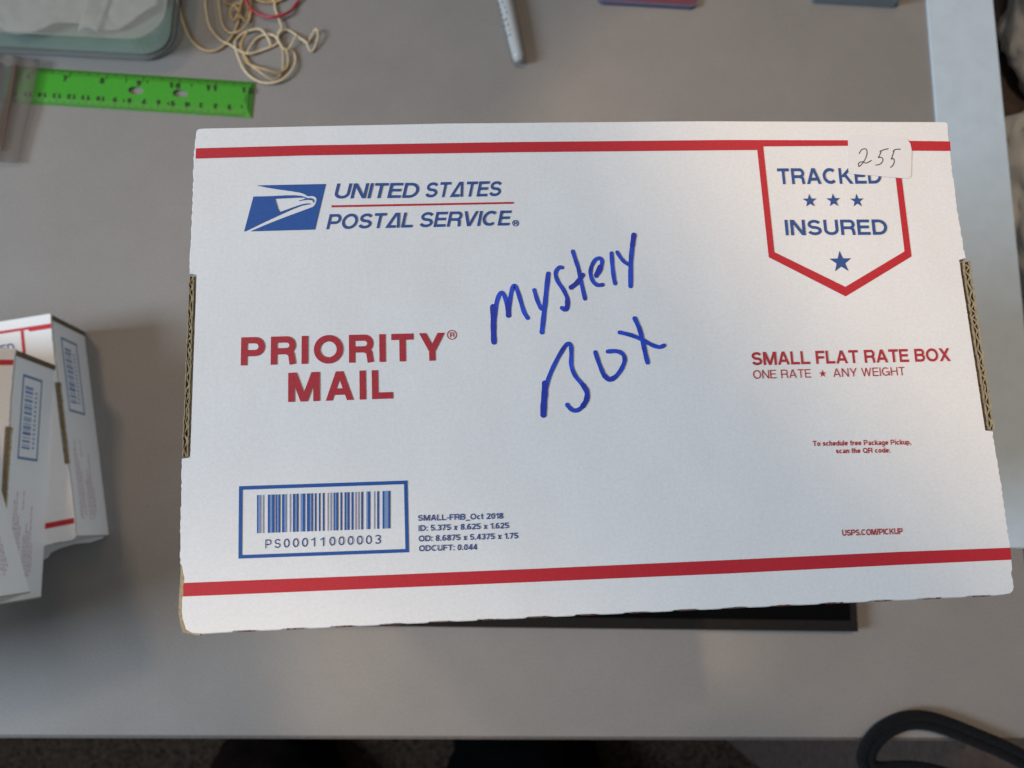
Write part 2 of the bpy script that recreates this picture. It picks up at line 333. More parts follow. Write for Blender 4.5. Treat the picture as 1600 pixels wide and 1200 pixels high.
    if ch == '/': x = .40; D.append(((h*.8,-.02),(x-h*.8,1.02))); return x, P, D
    # lower case, x-height .72
    X = .72; r = X/2 - h
    o = arc(.34, X/2, .34-h, r, 0, 360, 18)
    if ch == 'o': return .68, [o], D
    if ch == 'c': return .62, [arc(.34, X/2, .34-h, r, 50, 310, 14)], D
    if ch == 'e': return .66, [arc(.34, X/2, .34-h, r, 0, 315, 16), [(h,X*.48),(.66-h,X*.48)]], D
    if ch == 'a': return .62, [[(.60-h,0),(.60-h,X*.6)] + arc(.31, X*.62, .29-h, X*.38-h, 0, 150, 8), arc(.29, X*.29, .29-h, X*.29-h, 0, 360, 14)], D
    if ch == 'd': return .68, [o, [(.68-h,0),(.68-h,1)]], D
    if ch == 'g': return .68, [o, [(.68-h,X)] + arc(.34, -.05, .34-h, .2, 0, -150, 8)], D
    if ch == 'q': return .68, [o, [(.68-h,-.25),(.68-h,X)]], D
    if ch == 'p': return .68, [o, [(h,-.25),(h,X)]], D
    if ch == 'h': return .62, [[(h,0),(h,1)], [(h,X*.6)] + arc(.31, X*.62, .31-h, X*.38-h, 180, 0, 8) + [(.62-h,0)]], D
    if ch == 'n': return .62, [[(h,0),(h,X)], [(h,X*.6)] + arc(.31, X*.62, .31-h, X*.38-h, 180, 0, 8) + [(.62-h,0)]], D
    if ch == 'u': return .62, [[(.62-h,0),(.62-h,X)], [(h,X)] + arc(.31, X*.38, .31-h, X*.38-h, 180, 360, 8)], D
    if ch == 'r': return .40, [[(h,0),(h,X)], arc(.36, X*.6, .36-h, X*.4-h, 175, 85, 6)], D
    if ch == 'f': return .38, [[(.16,0),(.16,.8)] + arc(.30, .82, .14, .18-h, 180, 80, 6), [(0,X-h),(.36,X-h)]], D
    if ch == 'i': return w, [[(h,0),(h,X)], [(h,.86),(h,1)]], D
    if ch == 'l': return w, [[(h,0),(h,1)]], D
    if ch == 't': return .38, [[(.16,.95)] + [(.16,.2)] + arc(.30, .18, .14, .18-h, 180, 280, 6), [(0,X-h),(.36,X-h)]], D
    if ch == 'k': return .62, [[(h,0),(h,1)]], [((w,.22),(.58-h,X)), ((.62-h,0),(.28,.44))]
    if ch == 's': rr = (X - w)/4; return .58, [arc(.29, X-h-rr, .29-h, rr, 20, 250, 8) + arc(.29, h+rr, .29-h, rr, 75, -165, 8)], D
    if ch == 'x': return .62, [], [((h,0),(.62-h,X)), ((.62-h,0),(h,X))]
    if ch == 'y': return .62, [], [((.31,0),(h,X)), ((.14,-.25),(.62-h,X))]
    return .5, [], []

ZI = 0.004                                    # the ink lies this far (inches) above its card
_lv = [0]
def lay():                                    # tiny stagger so that crossing strokes never share a plane
    _lv[0] = (_lv[0] + 1) % 13
    return _lv[0] * 0.00025
def text(s, mb, A, B, cap, w=0.18, slant=0.0, gap=0.13, z=0.0, mi=0, wx=None):
    A = Vector(A); B = Vector(B); u = (B - A).normalized(); v = Vector((-u.y, u.x)); L = (B - A).length
    items = []; x = 0
    for i, ch in enumerate(s):
        gw, P, D = glyph(ch, w); items.append((x, P, D)); x += gw + gap
    x -= gap; sx = L / x
    def q(px, py): return A + u * ((px) * sx + slant * py * cap) + v * (py * cap)
    hw = w / 2
    for x0, P, D in items:
        for pl in P:
            pts = [Vector(p) for p in pl]; n = len(pts); Lf = []; Rt = []
            closed = (pts[0] - pts[-1]).length < 1e-6 and n > 3
            for i in range(n):
                if closed: a = pts[(i-1) % (n-1)]; b = pts[(i+1) % (n-1)] if i < n-1 else pts[1]
                else: a = pts[max(i-1, 0)]; b = pts[min(i+1, n-1)]
                d1 = (pts[i] - a); d2 = (b - pts[i])
                if d1.length < 1e-9: d1 = d2
                if d2.length < 1e-9: d2 = d1
                d1.normalize(); d2.normalize(); d = (d1 + d2)
                d = d.normalized() if d.length > 1e-6 else d1
                nn = Vector((-d.y, d.x)); c = max(0.5, nn.dot(Vector((-d1.y, d1.x))))
                Lf.append(q(*(Vector((x0, 0)) + pts[i] + nn * hw / c))); Rt.append(q(*(Vector((x0, 0)) + pts[i] - nn * hw / c)))
            mb.strip(Rt, Lf, z + lay(), mi)
        for (xa, ya), (xb, yb) in D:
            d = Vector((xb - xa, yb - ya)); k = hw * d.length / max(abs(d.y), 1e-3)
            k = min(k, hw * 2.2)
            mb.face([(*q(x0 + xa - k, ya), z2) if False else (*q(x0 + xa - k, ya), z) for z2 in (0,)] and
                    [(*p, zz) for zz in (z + lay(),) for p in (q(x0 + xa - k, ya), q(x0 + xa + k, ya), q(x0 + xb + k, yb), q(x0 + xb - k, yb))], mi)
    return sx / cap

def star(mb, c, r, up, z, mi=0):
    a0 = math.atan2(up.y, up.x)
    flat(mb, [(c.x + (r if k % 2 == 0 else r * .40) * math.cos(a0 + k * math.pi / 5), c.y + (r if k % 2 == 0 else r * .40) * math.sin(a0 + k * math.pi / 5)) for k in range(10)], z + lay(), mi)

# ------------------------------------------------------------------ the setting: desk, floor
desk = thing('desk', 'grey laminate desk with a dark front edge that everything stands on', 'desk')
m = MB(); m.box(-40, -5.15, -1.1, 15.12, 34, 0); d_ = m.build('desk_top', DESK, desk)
m = MB(); m.box(-40, -5.23, -1.08, 15.12, -5.152, -0.03); m.build('edge_band', EDGE, desk)
for lx in (-37, 12.5):
    m = MB(); m.box(lx, -3, -29, lx + 1.5, -1.5, -1.102); m.build('leg', EDGE, desk)
    m = MB(); m.box(lx, 30, -29, lx + 1.5, 31.5, -1.102); m.build('leg', EDGE, desk)
m = MB()
g = 60
for i in range(g):
    for j in range(g):
        x0 = -60 + 140 * i / g; x1 = -60 + 140 * (i + 1) / g; y0 = -60 + 120 * j / g; y1 = -60 + 120 * (j + 1) / g
        m.face([(x0, y0, -29), (x1, y0, -29), (x1, y1, -29), (x0, y1, -29)])
struct(m.build('floor', CARPET))

# ------------------------------------------------------------------ the mailing box (one kind, copied)
cor = [at(305, 200, ZT), at(1482, 190, ZT), at(1587, 925, ZT), at(280, 993, ZT)]
ctr = (cor[0] + cor[1] + cor[2] + cor[3]) / 4
ex = (cor[1] - cor[0]).normalized(); ey = Vector((-ex.y, ex.x)); BANG = math.atan2(ex.y, ex.x)
BW = (cor[1] - cor[0]).length; BD = (cor[0] - cor[3]).length
def L(px, py):                                # photo pixel on the lid -> the box's own coordinates (inches)
    d = at(px, py, ZT) - ctr
    return Vector((d.dot(ex), d.dot(ey)))
def dense(pts, step, jag, rnd):               # px polyline -> dense slightly ragged px polyline
    out = []
    for a, b in zip(pts, pts[1:]):
        n = max(1, int(math.hypot(b[0]-a[0], b[1]-a[1]) / step))
        for i in range(n):
            t = i / n; out.append((a[0] + (b[0]-a[0])*t + rnd.uniform(-jag, jag), a[1] + (b[1]-a[1])*t + rnd.uniform(-jag, jag)*.4))
    out.append(pts[-1]); return out
rnd = random.Random(3)
top_e = dense([(306,204),(309,200.5),(317,199.5),(480,196),(700,191.5),(1100,188),(1300,188.6),(1474,189.5),(1481,191)], 60, .25, rnd)
right_e = dense([(1481,191),(1485,236),(1499,341),(1510,404)], 5, 1.0, rnd)
notch_r = [(1510,404.3),(1500,406),(1541,672.5),(1552,673)]
right_e2 = dense([(1552,673),(1566,760),(1580,860),(1583,900),(1585.5,917)], 5, 1.1, rnd)
corner = [(1585.5,917),(1584,924),(1579,928.5),(1570,930)]
bot_e = [(1570,930)]
x = 1556.0
for k in range(16):                           # tab-and-cut perforation along the front fold
    yl = lambda x: 930 + (988.5 - 930) * (1570 - x) / (1570 - 345)
    bot_e += [(x, yl(x) + .9), (x - 12, yl(x-12) + rnd.uniform(-.5, .5)), (x - 30, yl(x-30) + rnd.uniform(-.8, .3)), (x - 42, yl(x-42) + rnd.uniform(-.8, .3)), (x - 46, yl(x-46) + .9), (x - 52, yl(x - 52) + 1.1)]
    x -= 76.5
bot_e += [(340, 990.0), (318, 991.5), (300, 990), (289, 984)]
left_e = dense([(289,984),(284.5,970),(283,955),(284,930),(286.5,905),(285,890),(280.5,880),(280,850),(283,718)], 5, .9, rnd)
notch_l = [(283,715.5),(295.8,715),(306,428.5),(295,426.5)]
left_e2 = dense([(295,425),(295.5,400),(300.4,300),(301,250),(302.5,229),(305,207)], 5, .8, rnd)
outline = [L(*p) for p in (top_e[:-1] + right_e[:-1] + notch_r + right_e2[1:-1] + corner[:-1] + bot_e + left_e[1:-1] + notch_l + left_e2[1:])]
outline = outline[::-1]                       # counter-clockwise seen from above
clean = [outline[0]]
for p in outline[1:]:
    if (p - clean[-1]).length > 0.004: clean.append(p)
outline = clean
hw_, hd_ = BW / 2, BD / 2

def make_box():
    t = thing('mailing_box', 'x', 'box')
    # lid: white card with a soft rounded top edge
    bmn = bmesh.new()
    vs = [bmn.verts.new((p.x * I, p.y * I, T * I)) for p in outline]
    f = bmn.faces.new(vs); f.normal_update()
    if f.normal.z < 0: f.normal_flip()
    r = bmesh.ops.extrude_face_region(bmn, geom=[f])
    dn = [e for e in r['geom'] if isinstance(e, bmesh.types.BMVert)]
    # the extruded copy becomes the top, slightly shrunken rim in between gives the rounded fold
    for v in dn: v.co.z = T * I
    for v in vs: v.co.z = (T - 0.028) * I
    c0 = Vector((0, 0, 0))
    nn = len(dn)
    orig = [v.co.copy() for v in dn]
    order = [min(range(nn), key=lambda i: (orig[i].xy - Vector((p.x*I, p.y*I))).length) for p in outline]
    for i, p in enumerate(outline):
        a = outline[i-1]; b = outline[(i+1) % nn]; d = (b - a).normalized(); nrm = Vector((-d.y, d.x))
        dn[order[i]].co.xy = (Vector((p.x, p.y)) + nrm * 0.012) * I
    r2 = bmesh.ops.extrude_edge_only(bmn, edges=[e for e in bmn.edges if e.verts[0] in vs and e.verts[1] in vs])
    for e in r2['geom']:
        if isinstance(e, bmesh.types.BMVert): e.co.z = (T - 0.062) * I
    bmesh.ops.recalc_face_normals(bmn, faces=bmn.faces)
    me = bpy.data.meshes.new('lid'); bmn.to_mesh(me); bmn.free(); me.materials.append(WHITE); me.materials.append(KRAFT)
    for p in me.polygons:                     # raw kraft shows on the cut ends, white on the folds
        n = p.normal; cc = p.center
        if abs(n.z) < 0.2 and abs(cc.x) > (hw_ - 0.12) * I: p.material_index = 1
    lid = bpy.data.objects.new('lid', me); C.objects.link(lid); lid.parent = t
    if me.polygons[0].normal.z == 0: pass
    zt = T + ZI
    # side panels
    k = 0.022
    zw = T - 0.064
    m = MB(); m.box(-hw_ + .09, -hd_ + k + .02, 0.0, hw_ - .09, -hd_ + k + .08, zw); m.build('front_panel', WHITE, t)
    m = MB(); m.box(-hw_ + .09, hd_ - k - .08, 0.0, hw_ - .09, hd_ - k - .02, zw); m.build('back_panel', WHITE, t)
    m = MB(); m.box(-hw_ + .09, -hd_ + .11, 0.0, hw_ - .09, hd_ - .11, 0.06); m.build('base_panel', DARKIN, t)
    for sgn in (-1, 1):
        xo = sgn * (hw_ - .012); xi = sgn * (hw_ - .085)
        m = MB(); m.box(min(xo, xi), -hd_ + .03, 0.0, max(xo, xi), hd_ - .03, zw)
        pn = m.build('end_panel', WHITE, t)
        m = MB(); xa = sgn * (hw_ - .016); xb = sgn * (hw_ + .006)
        ya, yb = hd_ - .15, hd_ - .03
        m.box(min(xa, xb), ya, 0.02, max(xa, xb), yb, T - .07); m.build('cut_edge', KRAFTM, pn)
        m = MB(); m.box(min(xa, xb), -hd_ + .026, 0.02, max(xa, xb), -hd_ + .05, T - .07); m.build('cut_edge', KRAFT, pn)
        if sgn > 0:
            X = hw_ - .012 + .004
            def Y(fr): return hd_ - fr * BD       # 0 at the far end
            m = MB()
            z0, z1 = T - 1.22, T - .40
            for (ya, yb, za, zb) in ((.09,.10,z0,z1), (.425,.435,z0,z1), (.10,.425,z0,z0+.05), (.10,.425,z1-.05,z1)):
                m.face([(X, Y(yb), za), (X, Y(ya), za), (X, Y(ya), zb), (X, Y(yb), zb)])
            fr = .135; rr = random.Random(11)
            while fr < .39:
                wd = rr.choice((.004, .004, .008, .012)); m.face([(X, Y(fr+wd), z0+.36), (X, Y(fr), z0+.36), (X, Y(fr), z1-.13), (X, Y(fr+wd), z1-.13)], rr.choice((0, 0, 1)))
                fr += wd + rr.choice((.003, .006, .009))
            for k2 in range(13):
                f0 = .15 + k2 * .019; m.face([(X, Y(f0+.009), z0+.18), (X, Y(f0), z0+.18), (X, Y(f0), z0+.27), (X, Y(f0+.009), z0+.27)], 1)
            m.build('end_label', [mat('label_blue', (0.10, 0.21, 0.42), 0.5, noise=900, vary=0.1), PALEB], pn)
            m = MB()
            for k2, (fa, fb) in enumerate(((.60,.90), (.565,.91), (.66,.88), (.70,.905), (.56,.62), (.74,.91), (.69,.90), (.72,.91), (.62,.905), (.77,.89))):
                zz = T - .42 - k2 * .088; fr = fa
                while fr < fb:
                    wd = rr.choice((.008, .012, .018, .022)); m.face([(X, Y(fr+wd), zz), (X, Y(fr), zz), (X, Y(fr), zz+.026), (X, Y(fr+wd), zz+.026)]); fr += wd + .005
            m.build('fine_print', mat('faint_red_ink', (0.50, 0.22, 0.26), 0.5, noise=900, vary=0.15), pn)
    # corrugated tuck flaps seen in the two slots
    for sgn, outer, inner in ((-1, ((295.3,430),(284,713)), ((302.5,430),(292.6,713))), (1, ((1516.5,407),(1554.5,671)), ((1504.5,408),(1545,671)))):
        o0, o1 = L(*outer[0]), L(*outer[1]); i0, i1 = L(*inner[0]), L(*inner[1])
        fl = MB(); zc0, zc1 = T - .060, T - .004
        def bar(p0, p1, q0, q1, mi, zt_=zc1):
            fl.prism([p0, p1, q1, q0], zc0, zt_, mi)
        th = .25
        lo = lambda a, b, t_: a + (b - a) * t_
        nw = 46
        for (ta, tb, zz) in ((0, .2, 0), (.80, 1.0, -.004)):      # two liners, slightly ragged
            for k2 in range(nw):
                s0, s1 = k2 / nw, (k2 + 1) / nw; j = rnd.uniform(-.09, .09)
                fl.prism([lo(lo(o0, o1, s0), lo(i0, i1, s0), ta + j), lo(lo(o0, o1, s1), lo(i0, i1, s1), ta + j), lo(lo(o0, o1, s1), lo(i0, i1, s1), tb + j), lo(lo(o0, o1, s0), lo(i0, i1, s0), tb + j)], zc0, zc1 + zz + rnd.uniform(-.004, .004), 0)
        pts = []
        for k2 in range(nw * 4 + 1):
            s0 = k2 / (nw * 4); tt = .5 + (.22 + .10 * math.sin(s0 * 21 + 1)) * math.sin(s0 * 15.5 * 2 * math.pi + 1.6 * math.sin(s0 * 17)) + .04 * math.sin(s0 * 61)
            pts.append(lo(lo(o0, o1, s0), lo(i0, i1, s0), tt))
        for a, b in zip(pts, pts[1:]):
            d = (b - a).normalized(); nrm = Vector((-d.y, d.x)) * .008
            fl.prism([a + nrm, a - nrm, b - nrm, b + nrm], zc0, zc1 - .006, 0)
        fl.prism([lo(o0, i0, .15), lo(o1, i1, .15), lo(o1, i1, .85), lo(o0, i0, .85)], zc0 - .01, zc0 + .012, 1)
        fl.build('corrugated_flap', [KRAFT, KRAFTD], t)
    # front fold: little torn brown cuts
    m = MB(); x = 1556.0
    for k2 in range(16):
        yl = lambda x: 930 + (988.5 - 930) * (1570 - x) / (1570 - 345)
        xs = [x - 10 - 27 * q_ / 9 for q_ in range(10)]
        a = [L(xx, yl(xx) - .1 - rnd.uniform(0, 1.7)) for xx in xs]; b = [L(xx, yl(xx) + .6) for xx in xs]
        if k2 >= 0: m.strip(b, a, T + .003)
        x -= 76.5
    m.build('perforation', KRAFTD, lid)
    # peeled kraft along the lower left corner
    m = MB()
    pin = [(283,884),(287.5,895),(288.5,912),(286,932),(285,955),(287,972),(293,985),(312,991)]
    pout = [(280,880),(280.5,893),(279.5,910),(278,930),(277,957),(279.5,975),(284,989),(310,994)]
    for q in range(len(pin) - 1):
        m.prism([L(*pout[q]), L(*pin[q]), L(*pin[q+1]), L(*pout[q+1])], T - .075, T - .033, 0)
    m.build('peeled_edge', KRAFT, lid)
    # red stripes
    m = MB()
    def band(top, bot): m.strip([L(*p) for p in bot], [L(*p) for p in top], zt)
    band([(306.3,232),(480,227.3),(800,222.2),(1140,218.9),(1183.1,219)], [(305.8,248),(480,243),(800,238.2),(1140,234.8),(1183.1,234.6)])
    band([(1183.1,219),(1192.3,219),(1324,219.4),(1424,220.3)], [(1183.1,234.6),(1192.3,228.9),(1324,228),(1415,228.5)])
    m.strip([L(1415,228.5), L(1421,235.6)], [L(1424,220.3), L(1424,220.3)], zt)
    band([(1424,220.3),(1484.3,221.1)], [(1421,235.6),(1485.3,236)])
    m.build('red_stripe', RED, t)
    m = MB()
    band([(286.5,911),(360,908),(600,898.6),(840,888.6),(1140,875),(1400,862.6),(1578.5,855.8)], [(286.2,932),(360,929),(600,919),(840,909),(1140,896),(1400,882.8),(1580,874.5)])
    m.build('red_stripe', RED, t)
    # badge outline and lettering
    em = MB()
    tt = [((1183.1,234.6),(1192.3,228.9)), ((1201,402),(1209.9,394.2)), ((1321.1,463.2),(1320.6,448.3)), ((1424,400.8),(1413.1,392.8)), ((1402.6,228.8),(1393.2,228.4))]
    for (a, b), (c, d) in zip(tt, tt[1:]):
        em.face([(*L(*p), zt + lay()*0) for p in (a, c, d, b)])
    badge = em.build('badge_outline', RED, t)
    m = MB()
    up = ey
    w = .175
    text('TRACKED', m, L(1216,288), L(1378,287), (L(1216,263.4) - L(1216,288)).length, .188, 0, .13, zt)
    text('INSURED', m, L(1227.5,367.9), L(1387,366.9), (L(1227.5,343.9) - L(1227.5,367.9)).length, .186, 0, .14, zt)
    for p in ((1265,314), (1301.9,313.4), (1339,313.8)): star(m, L(*p), (L(p[0], p[1]-10.8) - L(*p)).length, Vector((0, 1)), zt)
    star(m, L(1313.4,409.5), (L(1313.4, 392) - L(1313.4, 409.5)).length, Vector((0, 1)), zt)
    m.build('badge_lettering', BLUED, badge)
    # eagle mark
    E = lambda x, y: L(370 + x / 10.667, 270 + y / 10.667)
    m = MB()
    A_ = [(330,212),(1485,188),(1395,565),(1305,948),(225,978),(500,860),(800,742),(1100,632),(1270,568),(1305,530),(1328,465),(1325,425),(1295,397),(1240,388),(1180,392),(1165,380),(1120,355),(1050,332),(900,308),(700,281),(500,248)]
    B_ = [(278,398),(600,390),(800,378),(950,376),(1060,385),(1120,402),(1170,424),(1230,424),(1268,434),(1290,460),(1286,488),(1268,502),(1268,470),(1250,458),(1180,453),(1100,462),(1040,472),(1035,462),(1090,450),(1148,434),(1118,417),(1000,418),(640,437),(668,520),(690,600),(720,655),(760,640),(950,572),(1080,528),(1160,513),(1215,512),(1235,526),(1180,530),(1080,551),(950,600),(700,712),(400,852),(165,968),(122,982)]
    flat(m, [E(*p) for p in A_], zt); flat(m, [E(*p) for p in B_], zt + .0006)
    m.build('eagle_mark', BLUE, t)
    m = MB()
    for s2, a, b in (('UNITED', (521,310.6), (652,309.2)), ('ST^TES', (663,308.9), (781,306.6)), ('POST^L', (509.6,358.6), (643.5,355.6)), ('SERVICE', (654,355.4), (795.5,352.4))):
        text(s2, m, L(*a), L(*b), (L(a[0], a[1]-23.6) - L(*a)).length, .178, .235, .10, zt)
    c = L(805.5,348.8); rr_ = (L(810.2,348.8) - c).length
    ribbon(m, [c + Vector((math.cos(a * math.pi/8), math.sin(a * math.pi/8))) * rr_ for a in range(17)], .009, zt, False)
    text('R', m, c + Vector((-.018, -.022)), c + Vector((.020, -.022)), .042, .22, 0, .1, zt)
    m.build('wordmark', BLUED, t)
    m = MB(); m.strip([L(518,324.2), L(802.5,318.6)], [L(518,321), L(802.5,315.6)], zt); m.build('wordmark_rule', RED, t)
    m = MB()
    text('PRIORITY', m, L(376.2,571.3), L(695.4,563.2), (L(376.4,527.3) - L(376.2,571.3)).length, .225, 0, .21, zt)
    text('MAIL', m, L(450.3,628.3), L(614.1,622.8), (L(450.5,582.7) - L(450.3,628.3)).length, .225, 0, .21, zt)
    c = L(706,523.3); rr_ = (L(713.2,523.3) - c).length
    ribbon(m, [c + Vector((math.cos(a * math.pi/10), math.sin(a * math.pi/10))) * rr_ for a in range(21)], .009, zt, False)
    text('R', m, c + Vector((-.021, -.028)), c + Vector((.024, -.028)), .055, .18, 0, .1, zt)
    m.build('service_lettering', RED2, t)
    m = MB()
    text('SMALL FLAT RATE BOX', m, L(1174.8,571), L(1484.8,564.2), (L(1174.8,550.5) - L(1174.8,571)).length, .19, 0, .11, zt)
    text('ONE RATE', m, L(1176.8,592), L(1267.2,590), (L(1176.8,578.7) - L(1176.8,592)).length, .125, 0, .17, zt)
    text('ANY WEIGHT', m, L(1302,589.3), L(1414,586.6), (L(1302,576) - L(1302,589.3)).length, .125, 0, .17, zt)
    star(m, L(1285,584), .043, Vector((0, 1)), zt)
    m.build('rate_lettering', RED2, t); m = MB()
    text('To schedule free Package Pickup,', m, L(1270,697), L(1423.2,694.6), (L(1270,689) - L(1270,697)).length, .19, 0, .12, zt)
    text('scan the QR code.', m, L(1306,708.5), L(1390.8,707.3), (L(1306,700.5) - L(1306,708.5)).length, .19, 0, .12, zt)
    m.build('pickup_lettering', RED2, t); m = MB()
    text('USPS.COM/PICKUP', m, L(1316,837.4), L(1410,834.6), (L(1316,828) - L(1316,837.4)).length, .19, 0, .10, zt)
    m.build('web_address', RED2, t)
    m = MB()
    o = [(373.5,759.8),(636.6,750.8),(639,863),(372.6,872.9)]; i_ = [(379,765.3),(631.2,756.6),(633.4,857.8),(378.2,867.2)]
    for k2 in range(4):
        m.face([(*L(*p), zt) for p in (o[k2], o[(k2+1) % 4], i_[(k2+1) % 4], i_[k2])])
    frame = m.build('barcode_frame', BLUE, t)
    bars = '0100330 550'
    m = MB()
    seq = [(128,140,1),(140,165,2),(180,192,3),(228,248,0),(248,268,2),(268,290,0),(300,314,1),(314,328,2),(328,343,1),(360,380,0),(380,402,2),(430,441,3),(460,480,0),(484,496,2),(498,512,1),(530,552,2),(552,573,0),(590,618,4),(618,632,2),(634,646,1),(662,678,1),(700,714,1),(736,752,1),(780,790,3),(806,820,3),(836,850,0),(850,862,2),(864,880,1),(900,916,1),(938,952,1),(954,966,2),(968,984,0),(1002,1020,0),(1036,1048,3),(1062,1076,3),(1092,1110,1),(1140,1156,2),(1156,1176,0),(1210,1220,3),(1240,1258,0),(1290,1308,4),(1308,1344,2),(1344,1362,1)]
    s_ = 270 / 1600
    for xa, xb, sh in seq:
        xa, xb = 380 + xa * s_, 380 + xb * s_
        yt = lambda x: 773.6 + (767 - 773.6) * (x - 401.4) / 207.6; yb = lambda x: 833.2 + (825.7 - 833.2) * (x - 401.4) / 207.6
        m.face([(*L(*p), zt) for p in ((xa, yb(xa)), (xb, yb(xb)), (xb, yt(xb)), (xa, yt(xa)))], {0: 0, 1: 1, 2: 2, 3: 3, 4: 0}[sh])
    for k2, ch in enumerate('PS00011000003'):
        xa = 414.6 + k2 * 14.28; ya = 857 + (849.5 - 857) * (xa - 414.6) / 182
        wd = 6 if ch == '1' else 9.2
        text(ch, m, L(xa, ya), L(xa + wd, ya - wd * .041), (L(xa, ya - 14) - L(xa, ya)).length, .13, 0, .1, zt, 1)
    m.build('barcode', [BLUE, BLUED, PALEB, mat('violet_ink', (0.33, 0.33, 0.47), 0.5, noise=900, vary=0.1)], frame)
    m = MB()
    for s2, a, b in (('SMALL-FRB_Oct 2018', (653,814), (786,810.5)), ('ID: 5.375 x 8.625 x 1.625', (654,830), (795,825.5)), ('OD: 8.6875 x 5.4375 x 1.75', (654,846.2), (809.4,841.4)), ('ODCUFT: 0.044', (654.6,861.5), (745.5,859))):
        text(s2, m, L(*a), L(*b), (L(a[0], a[1]-9.2) - L(*a)).length, .19, 0, .13, zt)
    m.build('size_lettering', BLUED, t)
    return t

def children(o): return [c for c in bpy.data.objects if c.parent == o]
def copy_tree(o, parent=None):
    c = o.copy(); C.objects.link(c); c.parent = parent
    for ch in children(o): copy_tree(ch, c)
    return c

proto = make_box()
BOXG = 'white flat rate mailing boxes'
def place(o, x, y, z, rz, label, group=BOXG):
    o.location = (x * I, y * I, z * I); o.rotation_euler = (0, 0, rz); o['label'] = label; o['category'] = 'box'; o['group'] = group
cx, cy = ctr
tower = []
rt = random.Random(5)
for k in range(6):                            # the boxes that carry the big one, hidden right below it
    c = copy_tree(proto)
    place(c, cx + rt.uniform(-.04, .04), cy + rt.uniform(-.04, .04), TRAY + k * T, BANG + rt.uniform(-.006, .006), 'white mailing box hidden in the column right below the handwritten box')
def by_edge(a, b, frac=None):                 # right-hand lid edge from a (far) to b (near) -> centre and turn
    a = Vector(a); b = Vector(b); e2 = (a - b).normalized(); e1 = Vector((e2.y, -e2.x))
    return e1, e2
def stack(far, near, z, label, anchor_near=False):
    e1, e2 = by_edge(far, near)
    c0 = (Vector(near) + e2 * hd_ if anchor_near else (Vector(far) + Vector(near)) / 2) - e1 * hw_
    c = copy_tree(proto); place(c, c0.x, c0.y, z, math.atan2(e1.y, e1.x), label); return c
low = stack((-9.975, 4.87), (-8.76, -.534), 0.0, 'lowest white mailing box of the pile at the left, lying flat on the grey desk')
stack((-9.70, 3.585), (-9.39, -1.85), T, 'middle white mailing box of the pile at the left, turned slightly across the lowest one')
m = MB()                                       # crushed bottom flap that sticks out at the near end of the lowest box
lw_ = Matrix.Rotation(-low.rotation_euler.z, 2)
fp = [lw_ @ (at(px, py, .08) - Vector((low.location.x / I, low.location.y / I))) for px, py in ((40,835),(163,830),(160,841),(140,848),(115,850),(92,857),(78,864),(73,872),(66,875),(40,876))]
m.prism(fp[::-1], .035, .095); fl_ = m.build('loose_flap', WHITE, low)
stack((-9.461, .210), (-8.757, -1.568), 2 * T, 'topmost white mailing box of the pile, only the end panel with red print in view', True)

big = proto
place(big, cx, cy, TRAY + 6 * T, BANG, 'large close white mailing box with blue handwriting and a price sticker on its lid')
# handwriting on the big box only
Hh = lambda x, y: L(740 + x / 3.75, 350 + y / 3.75)
strokes = [
 ([(113,485),(116,560),(117,640),(119,692)], 33, 1), ([(118,640),(124,540),(135,460),(152,412),(172,408),(190,450),(203,525),(205,538),(210,470),(222,395),(236,362),(254,385),(275,450),(295,515),(316,550)], 26, 0), ([(203,470),(204,535)], 31, 1),
 ([(355,388),(372,445),(392,490),(408,500)], 25, 0), ([(437,292),(428,370),(418,470),(408,560),(400,634)], 29, 0),
 ([(518,256),(497,258),(480,290),(492,335),(525,385),(548,435),(549,475),(538,503),(516,492)], 25, 0), ([(549,450),(549,478),(541,500)], 30, 1),
 ([(581,162),(598,215),(614,265),(632,350),(652,438)], 25, 0), ([(571,372),(605,345),(638,300)], 29, 1),
 ([(718,306),(742,270),(752,222),(742,203),(715,208),(692,245),(684,290),(698,335),(724,358),(754,357)], 24, 0), ([(716,300),(740,250)], 26, 1),
 ([(807,172),(812,240),(820,310),(828,348)], 25, 0),
 ([(840,166),(862,200),(885,225),(910,238)], 23, 0), ([(938,66),(928,140),(920,230),(919,365)], 28, 0), ([(938,66),(930,125)], 31, 1),
 ([(418,935),(415,1000),(410,1060),(408,1118)], 36, 1), ([(424,960),(440,900),(470,830),(510,755),(545,706),(568,712),(572,760),(572,830),(595,890),(640,945),(665,990),(655,1045),(620,1085),(585,1093),(560,1075),(548,1060)], 25, 0), ([(640,945),(663,985),(660,1030),(640,1065)], 30, 1),
 ([(712,752),(735,820),(765,890),(795,912),(825,900),(862,855),(884,800),(872,762),(835,746),(785,748)], 25, 0), ([(765,890),(795,912),(826,898)], 28, 1),
 ([(943,555),(970,615),(990,690),(1005,760),(1018,812)], 27, 0), ([(855,636),(920,652),(985,678),(1040,708),(1085,722),(1115,712)], 24, 0)]
m = MB(); sc_ = (Hh(1000, 600) - Hh(0, 600)).length / 1000
zi = T + ZI
for k, (pts, w, mi) in enumerate(strokes):
    sm = [Vector((p.x, p.y)) for p in smoothline([(*Hh(*p), 0) for p in pts], 6)]
    ws = [w * sc_ * (1 + .05 * math.sin(i * .9 + k)) for i in range(len(sm))]
    ribbon(m, sm, ws, zi + .00014 * k + (.0004 if mi else 0), True, mi)
hw_o = m.build('handwriting', [INK, INKD], big); hw_o['label'] = 'blue marker handwriting reading Mystery Box'
